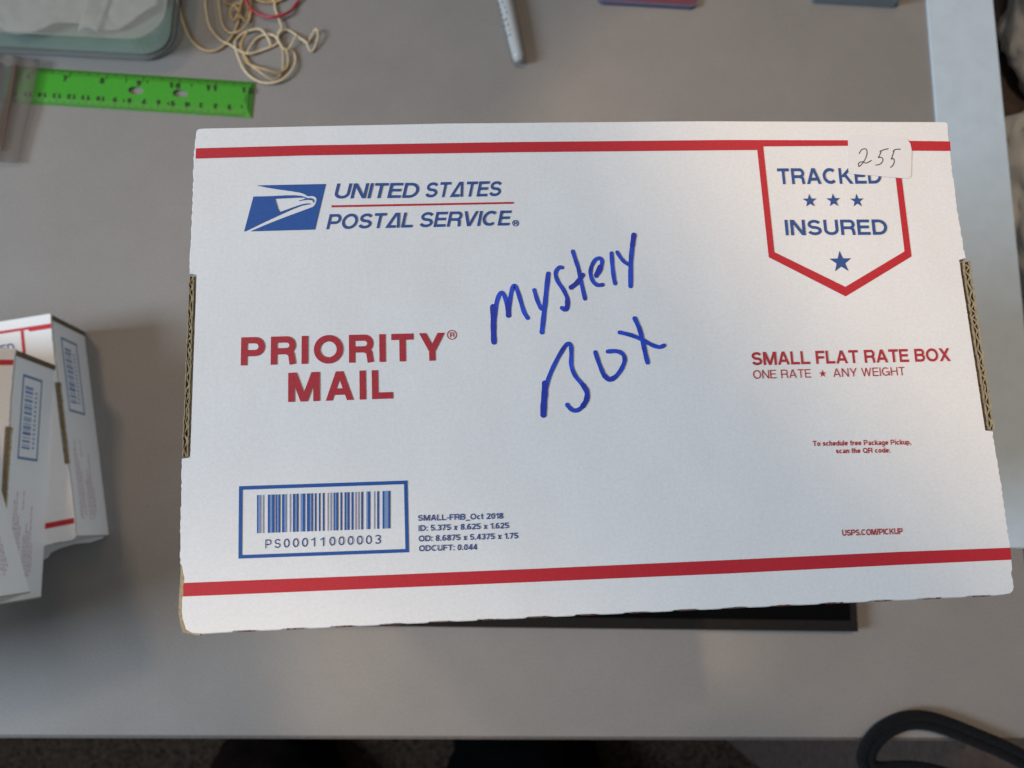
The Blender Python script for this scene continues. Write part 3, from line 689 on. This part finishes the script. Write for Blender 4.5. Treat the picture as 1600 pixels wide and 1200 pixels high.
# price sticker
m = MB()
sc4 = [L(1324.5,214), L(1327,210.6), L(1331,210.3), L(1408,215.2), L(1417,218), L(1422,225), L(1424,235), L(1423,274), L(1421,278), L(1416,279.3), L(1331,272), L(1326.5,270.5), L(1325,266)]
m.prism([(p.x, p.y) for p in sc4][::-1], T + .0062, T + .0075)
st = m.build('price_sticker', STICK, big); st['label'] = 'small white paper sticker with 255 written in pen'
Kx = lambda x, y: L(1140 + x / 3.478, 180 + y / 3.478)
m = MB()
for pts in ([(702,210),(715,190),(737,185),(745,205),(735,240),(712,272),(700,280),(700,262),(718,255),(740,262),(768,248)],
            [(822,195),(812,222),(806,232),(825,232),(830,250),(815,268),(792,273)], [(815,198),(835,190),(860,184)],
            [(893,190),(882,225),(876,240),(888,238),(892,255),(884,275),(872,285)], [(886,198),(900,188),(925,187)]):
    sm = [Vector((p.x, p.y)) for p in smoothline([(*Kx(*p), 0) for p in pts], 5)]
    ribbon(m, sm, .0115, T + .009 + lay(), True)
m.build('number', PEN, st)

# ------------------------------------------------------------------ black tray below the column of boxes
tr = thing('black_tray', 'flat black tray with a dark grey rim poking out below the big white box', 'tray', (3.1, 1.5, 0))
x0, x1, y0, y1 = -3.6 - 3.1, 10.26 - 3.1, -2.52 - 1.5, 5.6 - 1.5
m = MB(); m.box(x0 + .27, y0 + .27, .02, x1 - .17, y1 - .27, TRAY - .003); m.build('tray_base', BLACK, tr)
m = MB()
def rimseg(a, b, c, d): m.prism([a, b, c, d], 0, TRAY + .03)
rimseg((x0, y0), (x1, y0), (x1 - .17, y0 + .27), (x0 + .27, y0 + .27)); rimseg((x1, y0), (x1, y1), (x1 - .17, y1 - .27), (x1 - .17, y0 + .27))
rimseg((x1, y1), (x0, y1), (x0 + .27, y1 - .27), (x1 - .17, y1 - .27)); rimseg((x0, y1), (x0, y0), (x0 + .27, y0 + .27), (x0 + .27, y1 - .27))
rim = m.build('rim', RIMC, tr)

# ------------------------------------------------------------------ pale board along the right edge of the desk
m = MB(); bA = at(1456, 95, .07); bB = at(1571, 200, .07); bC = at(1580, 856, .07); m.box(bA.x, bC.y, 0, bB.x, 30, .07)
pb = m.build('painted_board', PAINT); tag(pb, 'pale blue painted board lying along the right edge of the desk', 'board')
bv = pb.modifiers.new('bevel', 'BEVEL'); bv.width = .015 * I; bv.segments = 3

# right of the desk: a low dark cabinet with a crumpled white plastic bag
cab = thing('dark_cabinet', 'dark brown low cabinet standing just right of the desk', 'cabinet', (22, 12, -29))
m = MB(); m.box(-6.3, -24, 0, 10, 24, 24); m.build('cabinet_body', DARKWOOD, cab)
m = MB(); m.box(-6.45, -24.2, 24.002, 10.2, 24.2, 24.8); m.build('cabinet_top', DARKWOOD, cab)
def crumple(name, c, sx, sy, sz, seed, matl, label, cat, res=5):
    from mathutils import noise as nz
    bmx = bmesh.new(); bmesh.ops.create_icosphere(bmx, subdivisions=res, radius=1)
    off = Vector((seed * 13.1, seed * 7.7, seed * 3.3))
    for v in bmx.verts:
        p = v.co.normalized()
        d = 1 + .18 * nz.noise(p * 1.6 + off) + .14 * abs(nz.noise(p * 3.5 + off)) + .09 * abs(nz.noise(p * 8 + off))
        q = p * d
        v.co = Vector((q.x * sx * I, q.y * sy * I, max(-.45, q.z) * sz * I))
    zmin = min(v.co.z for v in bmx.verts)
    for v in bmx.verts: v.co.z -= zmin
    me = bpy.data.meshes.new(name); bmx.to_mesh(me); bmx.free(); me.materials.append(matl)
    me.polygons.foreach_set('use_smooth', [True] * len(me.polygons))
    o = bpy.data.objects.new(name, me); C.objects.link(o); o.location = (c[0]*I, c[1]*I, c[2]*I)
    return tag(o, label, cat)
crumple('plastic_bag', (20.4, 10.6, -4.2), 3.3, 3.8, 2.6, 2, BAGW, 'crumpled white plastic bag on the dark cabinet right of the desk', 'plastic bag')
crumple('plastic_bag', (21.6, 17.6, -4.2), 2.6, 3.0, 2.0, 5, BAGW, 'smaller rumpled pale plastic bag at the top right corner on the dark cabinet', 'plastic bag')

# ------------------------------------------------------------------ green ruler
r0 = at(398, 127.5, .06); r1 = at(388, 188, .06); rl = at(71, 106, .06)
d = (r0 - rl).normalized()
ru = thing('ruler', 'translucent green plastic ruler lying below the clear tub', 'ruler', (r0.x, r0.y, 0), math.atan2(d.y, d.x))
RW = 1.08; S1 = .985
m = MB()
# body with two oblong holes: built as cells around the holes
hx = [(-3.70, -3.30), (-2.50, -2.10)]; hy = (-.66, -.44)
def hole(xa, xb):
    cxh = (xa + xb) / 2; rx = (xb - xa) / 2; ry = .115
    return [(cxh + rx * (abs(math.cos(a)) ** .7) * (1 if math.cos(a) >= 0 else -1), -.55 + ry * math.sin(a) + .04) for a in [2 * math.pi * k / 20 for k in range(20)]]
zt2 = .085; zb2 = .004
rects = [(-12.1, -3.48), (-2.88, -2.28), (-1.68, -.12)]
for xa, xb in rects: m.box(xa, -RW + .20, zb2, xb, -.20, zt2)
for xa, xb in ((-3.48, -2.88), (-2.28, -1.68)):
    hp = hole(xa + .10, xb - .10); n = 20
    op = []
    for k in range(n):
        a = 2 * math.pi * k / n; ca, sa = math.cos(a), math.sin(a); hxw = (xb - xa) / 2; hyw = (RW - .4) / 2
        f_ = min(hxw / max(abs(ca), 1e-6), hyw / max(abs(sa), 1e-6)); op.append(((xa + xb) / 2 + ca * f_, -RW / 2 + sa * f_))
    for k in range(n):
        j = (k + 1) % n
        m.face([(*op[k], zt2), (*op[j], zt2), (*hp[j], zt2), (*hp[k], zt2)])
        m.face([(*hp[k], zb2), (*hp[j], zb2), (*op[j], zb2), (*op[k], zb2)])
        m.face([(*hp[k], zt2), (*hp[j], zt2), (*hp[j], zb2), (*hp[k], zb2)])
m.build('ruler_body', GREEN, ru)
m = MB()                                       # bevelled edges
for ya, yb in ((-.20, 0), (-RW + .20, -RW)):
    m.face([(-12.1, ya, zt2), (-.12, ya, zt2), (0, yb, .03), (-12.2, yb, .03)]); m.face([(-12.2, yb, .03), (0, yb, .03), (0, yb, zb2), (-12.2, yb, zb2)])
    m.face([(-12.2, yb, zb2), (0, yb, zb2), (-.12, ya, zb2), (-12.1, ya, zb2)])
m.face([(-.12, -.20, zt2), (0, 0, .03), (0, -RW, .03), (-.12, -RW + .20, zt2)]); m.face([(0, 0, .03), (0, 0, zb2), (0, -RW, zb2), (0, -RW, .03)])
m.build('bevelled_edge', GREENE, ru, recalc=False)
m = MB()
def tk(x, ya, yb, z1, z2, w=.02): m.face([(x - w/2, yb, z2), (x + w/2, yb, z2), (x + w/2, ya, z1), (x - w/2, ya, z1)])
for k in range(0, 12 * 16):                    # inch side (far edge)
    x = -.06 - k / 16 * S1; ln = .19 if k % 16 == 0 else .15 if k % 8 == 0 else .11 if k % 4 == 0 else .07
    tk(x, -.01, -.01 - ln, .036, .036 + .275 * ln + .002)
    if k % 16 == 0: tk(x, -.205, -.26, zt2 + .003, zt2 + .003)
for k in range(0, 300):
    x = -.21 - k / 25.4 * S1; ln = .17 if k % 10 == 0 else .12 if k % 5 == 0 else .06
    tk(x, -RW + .01 + ln, -RW + .01, .036 + .275 * ln + .002, .036, .008)
m.face([(-.135, -RW + .26, zt2 + .003), (-.115, -RW + .26, zt2 + .003), (-.115, -.24, zt2 + .003), (-.135, -.24, zt2 + .003)])
for k in range(0, 11):
    s2 = str(12 - k); x = -.06 - k * S1 - .07
    wd = .085 * len(s2); text(s2, m, (x - wd - .02, -.375), (x + wd - .06, -.375), .165, .30, 0, .3, zt2 + .003)
for k in range(1, 30):
    s2 = str(k); x = -.21 - k / 2.54 * S1
    wd = .058 * len(s2); text(s2, m, (x + wd, -RW + .325), (x - wd, -RW + .325), .14, .30, 0, .3, zt2 + .003)
text('cm', m, (-.24, -RW + .33), (-.42, -RW + .33), .12, .2, 0, .15, zt2 + .003)
for k in range(6): tk(-.20 + .02 * (k % 2), -.42 - k * .045, -.45 - k * .045, zt2 + .003, zt2 + .003, .04)
m.build('ruler_markings', TICK, ru, recalc=False)

# ------------------------------------------------------------------ rubber bands
Rb = lambda x, y: at(260 + x / 5.714, y / 5.714, .08)
def rband(pts, r, matl, label, k, closed=True):
    c = Vector((0, 0)); P = []
    raw = [Rb(*p) for p in pts]
    c = sum(raw, Vector((0, 0))) / len(raw)
    for i, p in enumerate(raw): P.append(Vector((p.x - c.x, p.y - c.y, r + .012 + .055 * k * (.5 + .5 * math.sin(i * 1.3 + k)))))
    sm = smoothline(P, 7, closed)
    mb = MB(); r *= .76; tube(mb, sm, r, closed, 8)
    o = mb.build('rubber_band', matl, None, True); o.location = (c.x * I, c.y * I, 0)
    return tag(o, label, 'rubber band', 'rubber bands scattered beside the ruler')
rband([(95,-60),(112,60),(150,200),(215,345),(310,430),(410,450),(500,412),(590,310),(640,190),(665,60),(672,-80),(600,-260),(380,-330),(190,-250)], .043, BAND, 'widest open tan rubber band, its loop hanging beside the clear tub', 0)
rband([(362,-40),(366,150),(400,260),(480,350),(570,400),(640,450),(730,480),(850,448),(985,385),(1000,300),(1030,255),(1010,180),(975,90),(945,-20),(800,-140),(520,-150)], .040, BAND2, 'long pale rubber band running between the open loop and the small coil', 1)
rband([(478,-30),(486,130),(505,225),(560,290),(625,303),(690,268),(735,190),(752,90),(745,-20),(690,-120),(560,-130)], .040, BAND, 'narrow tan rubber band crossing inside the widest loop', 2)
rband([(520,10),(575,38),(640,30),(672,70),(650,150),(610,185),(582,150),(575,105),(610,70),(640,100),(700,190),(735,150),(700,-10),(620,-40)], .034, BAND3, 'small dark tan rubber band curled into a spiral', 3)
rband([(615,400),(640,500),(700,630),(800,712),(920,742),(1040,712),(1130,620),(1152,510),(1110,440),(1050,440),(1015,390),(970,325),(890,305),(800,345),(745,430),(730,478),(760,480),(860,440),(930,405),(880,300),(820,265),(700,290),(630,340)], .043, BAND2, 'coiled pale rubber band with a round loop just above the ruler end', 1)
rband([(672,400),(680,480),(720,560),(790,608),(900,645),(1000,655),(1065,610),(1090,540),(1080,470),(1050,460),(1045,540),(1030,640),(960,720),(880,690),(820,645),(760,590),(690,470),(690,380),(740,300)], .036, BAND, 'tan rubber band lying inside the coil above the ruler end', 3)
rband([(1000,340),(1040,275),(1090,265),(1150,305),(1195,352),(1250,385),(1275,440),(1300,452),(1335,400),(1358,320),(1338,272),(1290,330),(1255,380),(1190,345),(1160,345),(1120,410),(1075,445),(1020,400)], .036, BAND2, 'knotted pale rubber band with a twisted end pointing to the right', 2)
rband([(715,-20),(745,70),(800,110),(880,150),(960,165),(1050,148),(1110,100),(1150,40),(1185,-30),(1100,-160),(820,-170)], .052, REDBAND, 'thick red rubber band among the tan ones', 2)
rband([(770,-40),(810,0),(880,18),(950,14),(1040,-10),(1060,-80),(900,-150)], .046, BAND3, 'ochre rubber band partly inside the red one at the top', 1)

# ------------------------------------------------------------------ marker pen
e0 = at(812, 97, .23); e1 = at(789, -4, .23); dm = (e1 - e0).normalized()
mk = thing('marker_pen', 'silver grey marker pen lying above the big box', 'marker', (e0.x, e0.y, 0))
A0 = Vector((0, 0, .235)); A1 = A0 + Vector((dm.x, dm.y, 0)) * 5.2
m = MB(); lathe(m, [(0, .0), (.01, .09), (.03, .12), (.07, .145), (.10, .155), (.105, .165), (.2, .172), (1.2, .205), (2.2, .225), (3.1, .232), (3.12, .2)], A0, A1, 28); m.build('barrel', SILVER, mk, True)
m = MB(); lathe(m, [(3.10, .0), (3.10, .235), (4.9, .20), (5.1, .17), (5.2, .0)], A0, A1, 24); m.build('cap', mat('grey_cap', (0.12, 0.12, 0.125), 0.35, noise=100, vary=0.05), mk, True)
m = MB()
um = Vector((0, 0, 1)).cross((A1 - A0).normalized()).normalized()
def bar_pt(t, a):
    r = .1765 + (t - .2) * .033 if t < 1.2 else .2095 + (t - 1.2) * .02
    dd = (A1 - A0).normalized(); v = dd.cross(um); return A0 + dd * t + (um * math.cos(a) + v * math.sin(a)) * (r + .004)
rr = random.Random(4); t0 = .75
side = 1 if um.x < 0 else -1
while t0 < 2.0:                                # a line of dark script along the flank
    w = rr.uniform(.10, .17); a0 = math.radians(62 + rr.uniform(-10, 10)); a1 = a0 - math.radians(rr.uniform(30, 62))
    q = [bar_pt(t0, a0), bar_pt(t0 + w * .6, a0), bar_pt(t0 + w, a1), bar_pt(t0 + w * .35, a1)]
    if side < 0: q = [bar_pt(t0, math.pi - a0), bar_pt(t0 + w * .6, math.pi - a0), bar_pt(t0 + w, math.pi - a1), bar_pt(t0 + w * .35, math.pi - a1)]
    m.face(q); t0 += w + rr.uniform(.02, .06)
m.build('printed_mark', mat('black_print', (0.012, 0.014, 0.018), 0.4, noise=300, vary=0.2), mk)

# ------------------------------------------------------------------ clear tub, top left
c0 = at(262, 97, 0)
tub = thing('plastic_tub', 'clear plastic tub with rounded corners holding folded tissue, above the ruler', 'tub', (c0.x, c0.y, 0))
def rr_out(x0, y0, x1, y1, r, n=8):
    o = []
    for cxx, cyy, a in ((x1 - r, y0 + r, -90), (x1 - r, y1 - r, 0), (x0 + r, y1 - r, 90), (x0 + r, y0 + r, 180)):
        for k in range(n + 1): o.append((cxx + r * math.cos(math.radians(a + 90 * k / n)), cyy + r * math.sin(math.radians(a + 90 * k / n))))
    return o
m = MB(); prev = None
rings = [(0.03, .10), (.0, .02), (.0, .0 + .12), (.04, .9), (.05, 1.25)]
tubx = (-6.2, 0.18); tuby = (0.0, 5.0)
loops = []
for ins, z in ((.08, .015), (.02, .05), (0, .14), (-.05, .9), (-.07, 1.2), (-.15, 1.22)):
    loops.append([(px_, py_, z) for px_, py_ in rr_out(tubx[0] + ins, tuby[0] + ins, tubx[1] - ins, tuby[1] - ins, .85)])
n = len(loops[0])
m.face([p for p in loops[0]])
for a, b in zip(loops, loops[1:]):
    for k in range(n): m.face([a[k], a[(k+1) % n], b[(k+1) % n], b[k]])
m.build('tub_body', CLEARTUB, tub, True)
m = MB(); m.prism(rr_out(tubx[0] - .15, tuby[0] - .15, tubx[1] + .15, tuby[1] + .15, .95), 1.235, 1.26); m.build('tub_haze_film', CLEARTUB, tub)  # clear film added on top to haze the tub's contents
m = MB(); lp = [Vector((px_, py_, .10)) for px_, py_ in rr_out(tubx[0] - .0, tuby[0] - .0, tubx[1], tuby[1], .85)]
tube(m, lp, .035, True, 8); m.build('foot_rim', mat('frosted_rim', (0.14, 0.155, 0.16), 0.35, noise=60, vary=0.1), tub, True)
m = MB()
m.prism(rr_out(tubx[0] + .2, tuby[0] + .16, tubx[1] - .16, tuby[1] - .2, .7), .06, .10)
o = m.build('teal_card', TEAL); o.location = (c0.x * I, c0.y * I, 0); tag(o, 'teal card lying in the bottom of the clear tub', 'card')
def sheet(name, pts_fn, nx, ny, matl, label, cat, loc):
    mb = MB(); g = [[pts_fn(i / nx, j / ny) for j in range(ny + 1)] for i in range(nx + 1)]
    for i in range(nx):
        for j in range(ny): mb.face([g[i][j], g[i+1][j], g[i+1][j+1], g[i][j+1]])
    o = mb.build(name, matl, None, True, recalc=False); o.location = (loc[0]*I, loc[1]*I, loc[2]*I)
    me = o.data; bm = bmesh.new(); bm.from_mesh(me); bmesh.ops.remove_doubles(bm, verts=bm.verts, dist=1e-6); bm.to_mesh(me); bm.free()
    md = o.modifiers.new('thickness', 'SOLIDIFY'); md.thickness = .012 * I
    return tag(o, label, cat)
from mathutils import noise as NZ
def tis(u, v):
    x = -5.9 + u * 5.6
    yb = .95 + .45 * math.sin(u * 5.2 + 2.2) + .25 * math.sin(u * 13 + .4)
    y = yb + v * (4.4 - yb)
    z = .30 + .14 * NZ.noise(Vector((x * .8, y * .8, 1))) + .10 * abs(NZ.noise(Vector((x * 2, y * 2, 4)))) + .1 * v
    return (x, y, z)
sheet('tissue_sheet', tis, 60, 40, PAPERW, 'white crumpled tissue folded inside the clear tub', 'tissue', (c0.x, c0.y, 0))
def tis2(u, v):
    x = -2.35 + u * .55 + v * .25; y = .55 + v * 1.0 + .12 * math.sin(u * 3)
    return (x, y, .34 + .06 * math.sin(u * 3 + v * 2) + .14 * v)
sheet('paper_strip', tis2, 8, 8, PAPERW, 'short white paper strip over the teal card in the tub', 'paper', (c0.x, c0.y, 0))

# ------------------------------------------------------------------ clear pleated sleeve at the left edge, over the ruler
s0 = at(63, 100, .1); s1 = at(38, 262, .05)
def slv(u, v):
    x = -4.2 + 4.2 * u; y = -3.0 * v
    z = .16 + .32 * (math.sin(min(1, (1 - u) * 1.0 + .05) * math.pi)) + .035 * math.sin(u * 46) * min(1, (1 - u) * 8) + .02 * NZ.noise(Vector((x * 3, y * .6, 2)))
    z *= (1 - .35 * v)
    return (x - .15 * v + .05 * math.sin(v * 4 + 1), y, z)
sl = sheet('plastic_sleeve', slv, 150, 30, CLEARBAG, 'clear pleated plastic sleeve lying across the left end of the green ruler', 'sleeve', (s0.x, s0.y + .05, 0))
for (dx, rad, cl, lab) in ((-.95, .10, (0.05, 0.05, 0.055), 'dark pen inside the clear sleeve at the left edge'), (-.60, .05, (0.22, 0.11, 0.085), 'thin reddish brown stick inside the clear sleeve at the left edge')):
    m = MB(); lathe(m, [(0, 0), (.02, rad * .8), (.1, rad), (2.4, rad), (2.48, rad * .7), (2.5, 0)], Vector((0, 0, rad + .11)), Vector((-.12, -2.5, rad + .03)), 14)
    o = m.build('pen' if rad > .08 else 'stick', mat('stick_' + str(rad), cl, .4, noise=80, vary=.2), None, True); o.location = ((s0.x + dx) * I, (s0.y - .1) * I, 0)
    tag(o, lab, 'pen' if rad > .08 else 'stick')

# ------------------------------------------------------------------ things cut by the top edge
q0 = at(932, 7, 0); q1 = at(1088, 7, 0)
rc = thing('card_case', 'flat red card case with violet rounded rim at the top edge', 'card case', (q0.x, q0.y, 0))
ww = (q1 - q0).length
m = MB(); m.prism(rr_out(0, 0, ww, 3.6, .22), 0, .16); m.build('case_rim', VIOLET, rc)
m = MB(); m.prism(rr_out(.06, .06, ww - .06, 3.55, .15), .15, .175); m.build('card_face', REDCARD, rc)
q0 = at(1266, 4, 0); q1 = at(1399, 5, 0)
gc = thing('grey_case', 'grey blue plastic case at the top edge near the pale board', 'case', (q0.x, q0.y, 0))
ww = (q1 - q0).length
m = MB(); m.prism(rr_out(0, 0, ww, 3, .12), 0, .5); m.build('case_body', GREYC, gc)
m = MB(); m.prism(rr_out(-.02, -.02, ww + .02, 3.02, .14), .5, .58); m.build('case_lid', GREYC, gc)

# ------------------------------------------------------------------ cord over the front edge, bottom right
Kc = lambda x, y: at(1300 + x / 5.333, 1080 + y / 5.333, .22)
cp = [(2050,800),(1820,700),(1600,575),(1400,472),(1200,388),(1020,315),(860,260),(720,238),(600,248),(490,290),(400,350),(330,430),(290,510),(285,590),(330,650),(430,668),(560,660),(760,672),(1000,735),(1300,850),(1600,960)]
P = [Vector((*Kc(*p), .23 + (.0 if i < 12 else .0))) for i, p in enumerate(cp)]
c0 = P[8].copy(); P = [Vector((p.x - c0.x, p.y - c0.y, p.z)) for p in P]
sm = smoothline(P, 14)
m = MB()
path = []
for off in (-1, 1):                            # two braided cores side by side
    pts = []
    for i, p in enumerate(sm):
        a = sm[max(i-1, 0)]; b = sm[min(i+1, len(sm)-1)]; d_ = (b - a).normalized(); nn = Vector((-d_.y, d_.x, 0))
        pts.append(p + nn * off * .105)
    rad = [.135 * (1 + .05 * math.sin(i * 2.1)) for i in range(len(pts))]
    tube(m, pts, rad, False, 12)
o = m.build('braided_cord', CORD, None, True); o.location = (c0.x * I, c0.y * I, 0)
tag(o, 'dark braided cord looped over the front edge of the desk', 'cord')

# ------------------------------------------------------------------ dark shapes on the carpet
def at_floor(px, py): return at(px, py, -27)
p = at_floor(825, 1225)
crumple('dark_shape', (p.x, p.y, -29), 4.4, 3.6, 3.2, 3, CLOTHB, 'black cloth bag on the carpet below the middle of the desk edge', 'bag', 4)
p = at_floor(425, 1235)
crumple('dark_shape', (p.x, p.y, -29), 3.6, 3.4, 3.0, 6, DARKBR, 'dark brown crumpled shape on the carpet, left of the black one', 'bag', 4)  # crumpled lump in dark brown, forms the left dark shape
